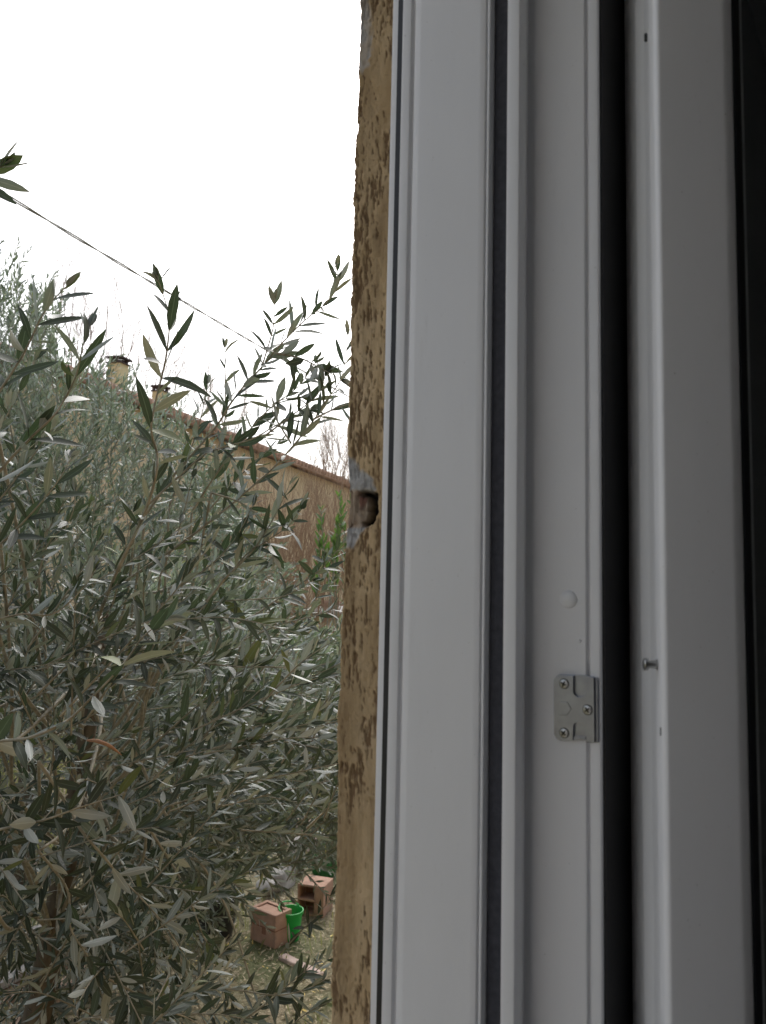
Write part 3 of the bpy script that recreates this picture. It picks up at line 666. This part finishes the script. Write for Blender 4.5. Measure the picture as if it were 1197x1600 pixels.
# fresh green shrub by the stucco edge
r = random.Random(8); g_ = ground_pt(528, 6.2); t_ = thing('green_shrub', 'small shrub with fresh bright green leaves in front of the bare thicket', 'shrub', g_)
lf = Leafs(); mb = MB()
for (x, y) in ((505, 815), (525, 825), (540, 840), (533, 790), (520, 860), (498, 850), (545, 870), (560, 850), (555, 800)):
    ptop = pt(x + r.uniform(-6, 6), y - 18, 6.2); pm = pt(x, y + 30, 6.2); q = resample([g_, g_.lerp(pm, .6) + rv(r) * .1, pm, ptop], .06)
    mb.tube(q, [.010 - .007 * i / len(q) for i in range(len(q))], 5); dress(lf, q, r, .038, .12, .04, .78, 48, None, .3, .1, .4)
mb.build('stems', M_TWIG, t_, smooth=True); lf.build('foliage', M_SHRUB, t_)

# ------------------------------------------------------------------ house behind
E = 4.75
e1 = at_z(160, 603, E); e2_ = at_z(545, 756, E)
hd = (e2_ - e1); hd.z = 0; hd.normalize(); hn = Vector((-hd.y, hd.x, 0))
if hn.dot(H) < 0: hn = -hn                         # away from us
h0 = e1 - hd * 1.2; h1 = e2_ + hd * 24
HO = thing('beige_house', 'long beige house with a red tiled eave and two yellow chimneys beyond the garden', 'house', ((h0 + h1) / 2).xy.to_3d())
wl = MB(); off = hn * .22
def slab(mb, a_, b2, n_, depth, z0, z1, mat=0):
    p = [a_, b2, b2 + n_ * depth, a_ + n_ * depth]; mb.add([Vector((v.x, v.y, z0)) for v in p] + [Vector((v.x, v.y, z1)) for v in p], [(3, 2, 1, 0), (4, 5, 6, 7), (0, 1, 5, 4), (1, 2, 6, 5), (2, 3, 7, 6), (3, 0, 4, 7)], mat)
slab(wl, h0 + off + hd * .3, h1 + off - hd * .3, hn, 6, 0, E - .05); wl.build('wall', M_HOUSE, HO)
rf = MB(); slope = math.tan(math.radians(17)); nt_ = int((h1 - h0).length / .21)
for k in range(nt_):                               # barrel tiles in rows up the slope
    a_ = h0 + hd * (k * .21 + .1); lo, hi_ = a_, a_ + hn * 3.4
    rf.tube([Vector((lo.x, lo.y, E + .02)), Vector((hi_.x, hi_.y, E + .02 + 3.4 * slope))], [.085, .075], 8)
a_, b2 = h0, h1
rf.add([Vector((v.x, v.y, E - .06 + dz)) for v, dz in ((a_, 0), (b2, 0), (b2 + hn * 3.4, 3.4 * slope), (a_ + hn * 3.4, 3.4 * slope), (a_, .05), (b2, .05), (b2 + hn * 3.4, 3.4 * slope + .05), (a_ + hn * 3.4, 3.4 * slope + .05), (a_ + hn * 6.9, -.02), (b2 + hn * 6.9, -.02))],
       [(0, 1, 2, 3), (4, 5, 6, 7), (0, 1, 5, 4), (3, 2, 9, 8), (0, 3, 7, 4), (1, 2, 6, 5)])
roof = rf.build('roof', M_TILE, HO, smooth=True)
for (px, ptop, pbot, wpx) in ((181, 568, 640, 22), (248, 612, 660, 17)):
    d = ray(px, pbot); k_ = ((e1 - EYE).dot(hn) + 1.2) / d.dot(hn); p = EYE + d * k_; pt_ = EYE + ray(px, ptop) * k_
    wd = wpx * k_ / F; ro = Matrix.Rotation(math.atan2(hd.y, hd.x), 3, 'Z')
    cm = MB(); cm.box((p.x, p.y, (p.z - .6 + pt_.z) / 2), wd, wd, pt_.z - p.z + .6, ro); ch = cm.build('chimney', M_CHIM, HO)
    cc = MB(); cc.box((p.x, p.y, pt_.z + .012), wd * 1.25, wd * 1.25, .02, ro); cc.box((p.x, p.y, pt_.z + .10), wd * 1.35, wd * 1.35, .03, ro)
    for sx_ in (-1, 1):
        for sy_ in (-1, 1): q = Vector((p.x, p.y, pt_.z + .055)) + ro @ Vector((sx_ * wd * .4, sy_ * wd * .4, 0)); cc.box(q, .04, .04, .06, ro)
    cc.build('chimney_cap', M_CAPT, ch)

# ------------------------------------------------------------------ overhead cable
cb = MB(); A = pt(-140, 214, 3.6); Bc = pt(700, 697, 17.0); n = 900; L_ = (Bc - A).length; ta = (Bc - A).normalized(); u = ta.orthogonal().normalized(); v = ta.cross(u)
def cpos(t_): return A.lerp(Bc, t_) + Vector((0, 0, -.10 * 4 * t_ * (1 - t_)))
for s_ in (0, math.pi):
    pth = [cpos(i / n) + (u * math.cos(s_ + i / n * L_ * 6.5) + v * math.sin(s_ + i / n * L_ * 6.5)) * .0058 for i in range(n + 1)]
    cb.tube(pth, .0052, 6)
ca = thing('overhead_cable', 'thin twisted cable slanting across the white sky above the olive', 'cable', A); cb.build('twisted_wires', M_CABLE, ca, smooth=True)
best = min(range(2000), key=lambda i: abs(((cpos(i / 2000) - EYE).dot(ex)) / -((cpos(i / 2000) - EYE).dot(ez)) * F + CX - 280))
kp = cpos(best / 2000); kn = MB(); kn.lathe([(.002, -.03), (.013, -.022), (.016, 0), (.012, .02), (.003, .03)], kp, ta, 10); kn.build('clamp', M_BLACKP, ca, smooth=True)

# ------------------------------------------------------------------ things on the ground
def base_xy(px, py): p = on_ground(px, py); return Vector((p.x, p.y, terrain(p.x, p.y)))
def rotz(a_): return Matrix.Rotation(a_, 3, 'Z')
LOOK = math.atan2(H.y, H.x)
# clay block
p0 = base_xy(429, 1484); k_ = (p0 - EYE).dot(-ez) / F
bw, bh, bd = 56 * k_, 50 * k_, 36 * k_
ro = rotz(LOOK - math.pi / 2 + math.radians(-30) - math.radians(8)); fr = ro @ Vector((0, -1, 0)); sd_ = ro @ Vector((1, 0, 0))
cen = p0 - sd_ * bw / 2 - fr * bd / 2
KB = thing('clay_block', 'square salmon clay block with a groove round its middle, left of the green bucket', 'block', cen)
m_ = MB(); wt = .022
for s_ in (-1, 1):
    m_.box(cen + sd_ * s_ * (bw - wt) / 2 + Vector((0, 0, bh / 2)), wt, bd, bh, ro)
    m_.box(cen + fr * s_ * (bd - wt) / 2 + Vector((0, 0, bh / 2 - .0005)), bw - 2 * wt, wt, bh - .001, ro)
m_.box(cen + Vector((0, 0, bh * .48)), bw - 2 * wt - .002, bd - 2 * wt - .002, bh * .94, ro)
m_.build('body', M_CLAY, KB, bevel=.003)
m_ = MB(); z_ = Vector((0, 0, bh * .52))
m_.box(cen + fr * (bd / 2) + z_, bw - .004, .003, .006, ro); m_.box(cen + sd_ * (bw / 2) + z_, .003, bd - .004, .006, ro)
m_.box(cen + fr * (bd / 2) + Vector((0, 0, bh * .43)) + sd_ * .01, .03, .004, .04, ro); m_.build('groove', M_CLAYD, KB)
# green bucket
p1 = base_xy(453, 1468); hb = 44 * (p1 - EYE).dot(-ez) / F
BU = thing('green_bucket', 'bright green plastic bucket standing behind the clay block', 'bucket', p1)
m_ = MB(); m_.lathe([(.048, 0), (.051, .005), (.066, hb - .02), (.071, hb - .018), (.073, hb), (.068, hb), (.063, hb - .02), (.046, .012), (.0005, .010)], p1, (0, 0, 1), 28); m_.build('body', M_GREEN, BU, smooth='auto')
hl = [p1 + Vector((math.cos(a2) * .071, math.sin(a2) * .066, hb + .002 + .022 * math.sin(a2))) for a2 in np.linspace(0, math.pi, 14)]
m_ = MB(); m_.tube(hl, .004, 6); m_.build('handle', M_GREEN, BU, smooth=True)
# hollow clay tile lying on its side
p2 = base_xy(492, 1424); s2 = (p2 - EYE).dot(-ez) / F
HT = thing('hollow_brick', 'upright hollow terracotta brick with dark cells behind the green bucket', 'brick', p2)
ro2 = rotz(LOOK - math.pi / 2 + math.radians(-18)); m_ = MB(); bw2, bh2, bd2 = 44 * s2, 46 * s2, .16
for zz_ in (.008, bh2 * .5, bh2 - .008): m_.box(p2 + Vector((0, 0, zz_)), bw2, bd2, .014, ro2)
for xx_ in (-bw2 / 2 + .007, bw2 * .18, bw2 / 2 - .007):
    for zc_ in (.25, .75): m_.box(p2 + ro2 @ Vector((xx_, 0, 0)) + Vector((0, 0, bh2 * zc_)), .014, bd2 - .002, bh2 * .5 - .016, ro2)
m_.box(p2 + ro2 @ Vector((bw2 * .36, -.01, 0)) + Vector((0, 0, bh2 * .5)), bw2 * .3, bd2 - .01, bh2 * .9, ro2); m_.box(p2 + ro2 @ Vector((0, bd2 * .12, 0)) + Vector((0, 0, bh2 * .5)), bw2 - .032, .012, bh2 - .034, ro2, 1); m_.build('body', [M_CLAY, M_CLAYD], HT, bevel=.003)
# black pot
p3 = base_xy(335, 1462); PO = thing('black_pot', 'black plastic pot left of the clay block, half hidden by leaves', 'pot', p3)
m_ = MB(); m_.lathe([(.10, 0), (.13, .20), (.142, .205), (.142, .235), (.13, .235), (.12, .19), (.001, .18)], p3, (0, 0, 1), 26); m_.build('body', M_BLACKP, PO, smooth='auto')
# stones
def stone(c, rx, ry, rz, seed, mat, label, grp):
    rg = random.Random(seed); bm = bmesh.new(); bmesh.ops.create_icosphere(bm, subdivisions=3, radius=1)
    pl = [(rv(rg), rg.uniform(.62, .9)) for _ in range(9)]
    for v_ in bm.verts:
        for nn, dd in pl:
            e_ = v_.co.dot(nn) - dd
            if e_ > 0: v_.co -= nn * e_
        v_.co = Vector((v_.co.x * rx, v_.co.y * ry, (v_.co.z + .7) * rz))
    me = bpy.data.meshes.new('stone'); bm.to_mesh(me); bm.free(); me.materials.append(mat)
    o = bpy.data.objects.new('stone', me); COL.objects.link(o); o.location = c; o.rotation_euler.z = rg.random() * 6; tag(o, label, 'stone', grp)
G = 'stones heaped behind the clay block'
stone(base_xy(440, 1386), .13, .10, .09, 1, M_STONE, 'large pale stone lying behind the clay block', G)
stone(base_xy(418, 1398), .09, .08, .06, 2, M_STONE, 'small pale stone at the left foot of the large pale stone', G)
stone(base_xy(462, 1365), .08, .08, .15, 3, M_STONE, 'upright white stone between the large pale stone and the green sack', G)
stone(base_xy(476, 1310), .13, .11, .10, 4, M_PINK, 'pinkish stone on top of the heap near the stucco edge', G)
stone(base_xy(432, 1316), .10, .09, .07, 5, M_PINK, 'flat pinkish stone to the left of the heap', G)
stone(base_xy(452, 1300), .08, .07, .07, 6, M_STONE, 'grey stone wedged between the two pinkish stones', G)
stone(base_xy(498, 1335), .11, .08, .08, 7, M_PINK, 'brownish pink stone just below the pinkish one', G)
stone(base_xy(15, 1375) , .16, .12, .12, 8, M_PINK, 'pale pinkish stone at the left picture edge under the olive', None)
# green sack
p4 = base_xy(508, 1368); bm = bmesh.new(); bmesh.ops.create_icosphere(bm, subdivisions=4, radius=1); rg = random.Random(3)
fol = [rv(rg) for _ in range(14)]
for v_ in bm.verts:
    s_ = 1 + .10 * sum(math.sin(7 * v_.co.dot(f_) + i) for i, f_ in enumerate(fol)) / 3
    zt = (v_.co.z + 1) / 2; v_.co = Vector((v_.co.x * .13 * s_ * (1 - .35 * zt), v_.co.y * .11 * s_ * (1 - .35 * zt), max(0, (v_.co.z + .8) * .12 * s_)))
me = bpy.data.meshes.new('green_sack'); bm.to_mesh(me); bm.free(); me.materials.append(M_SACK); me.polygons.foreach_set('use_smooth', [True] * len(me.polygons))
o = bpy.data.objects.new('green_sack', me); COL.objects.link(o); o.location = p4; tag(o, 'slumped green woven sack beside the stones at the stucco edge', 'sack')
# boards at the lower left
for i, (x0, y0, x1, y1, wd, lift, mat, lb) in enumerate(((-60, 1610, 130, 1490, .09, .00, M_WOOD, 'brown board at the bottom of the pile lower left'), (-40, 1580, 110, 1500, .07, .045, M_WOODG, 'weathered grey board lying on the pile lower left'), (20, 1640, 150, 1520, .08, .045, M_WOOD, 'reddish board at the right side of the pile lower left'), (-80, 1530, 90, 1478, .06, .09, M_WOODG, 'pale narrow board topmost on the pile lower left'))):
    a_, b2 = base_xy(x0, y0), base_xy(x1, y1); a_.z = b2.z = .02 + lift; d = b2 - a_; m_ = MB(); mid = (a_ + b2) / 2
    m_.box(mid, d.length, wd, .035, rotz(math.atan2(d.y, d.x))); o = m_.build('board', mat, bevel=.002); tag(o, lb, 'board', 'boards piled lower left')
# rubble by the house: reddish and pale
for i, (px, py, mat, lb) in enumerate(((518, 952, M_CLAY, 'broken red brick in the grass by the far house wall'), (500, 968, M_STONE, 'white stone in the grass in front of the far house'), (530, 966, M_STONE, 'second white stone close to the stucco edge by the far grass'))):
    stone(base_xy(px, py), .42, .30, .14, 40 + i, mat, lb, None)
# brick garden path edge piece under the olive
p5 = base_xy(470, 1512); d = base_xy(500, 1528) - base_xy(425, 1490); m_ = MB(); m_.box(p5 + Vector((0, 0, .004)), .30, .055, .03, rotz(math.atan2(d.y, d.x))); o = m_.build('edging_stone', M_PINK, bevel=.008); tag(o, 'long pale edging stone in front of the clay block', 'kerb stone')

# ------------------------------------------------------------------ litter and grass
r = random.Random(91); lf = Leafs()
for k in range(24000):
    az = math.radians(r.uniform(24, 60)); dist = 2.0 + 5.5 * r.random() ** 1.3; x, y = dist * math.sin(az), dist * math.cos(az); a_ = r.random() * 6.28
    lf.add((x, y, .006 + r.random() * .012), (math.cos(a_), math.sin(a_), r.gauss(0, .25)), Vector((0, 0, 1)) + rv(r) * .5, r.uniform(.012, .04), r.uniform(.004, .011), r.gauss(0, .35))
M_LIT = leaf_mat('dry_leaf_litter', (.14, .10, .06), (.46, .38, .26), (.22, .18, .12), (.52, .46, .36), .8, .05)
stuff(lf.build('leaf_litter', M_LIT, None, hi=False), 'dry fallen leaves and straw on the garden ground', 'leaf litter')

r = random.Random(77); lf = Leafs(); n = 0
while n < 26000:
    az = math.radians(r.uniform(20, 62)); dist = 2.2 + 11.5 * r.random() ** 1.5; x, y = dist * math.sin(az), dist * math.cos(az)
    if math.sin(x * 2.3 + 1) * math.sin(y * 2.9 + x) + r.gauss(0, .6) < (.55 if dist < 6 else -.9): continue
    big = 1 if dist < 6 else 2.0
    lf.add((x, y, terrain(x, y) - .005), Vector((0, 0, 1)) + rv(r) * .55, rv(r), r.uniform(.03, .10) * big, r.uniform(.003, .006) * big, r.gauss(0, .3)); n += 1
stuff(lf.build('grass', M_GRASS, None, hi=False), 'thin dry green grass over the garden ground', 'grass')
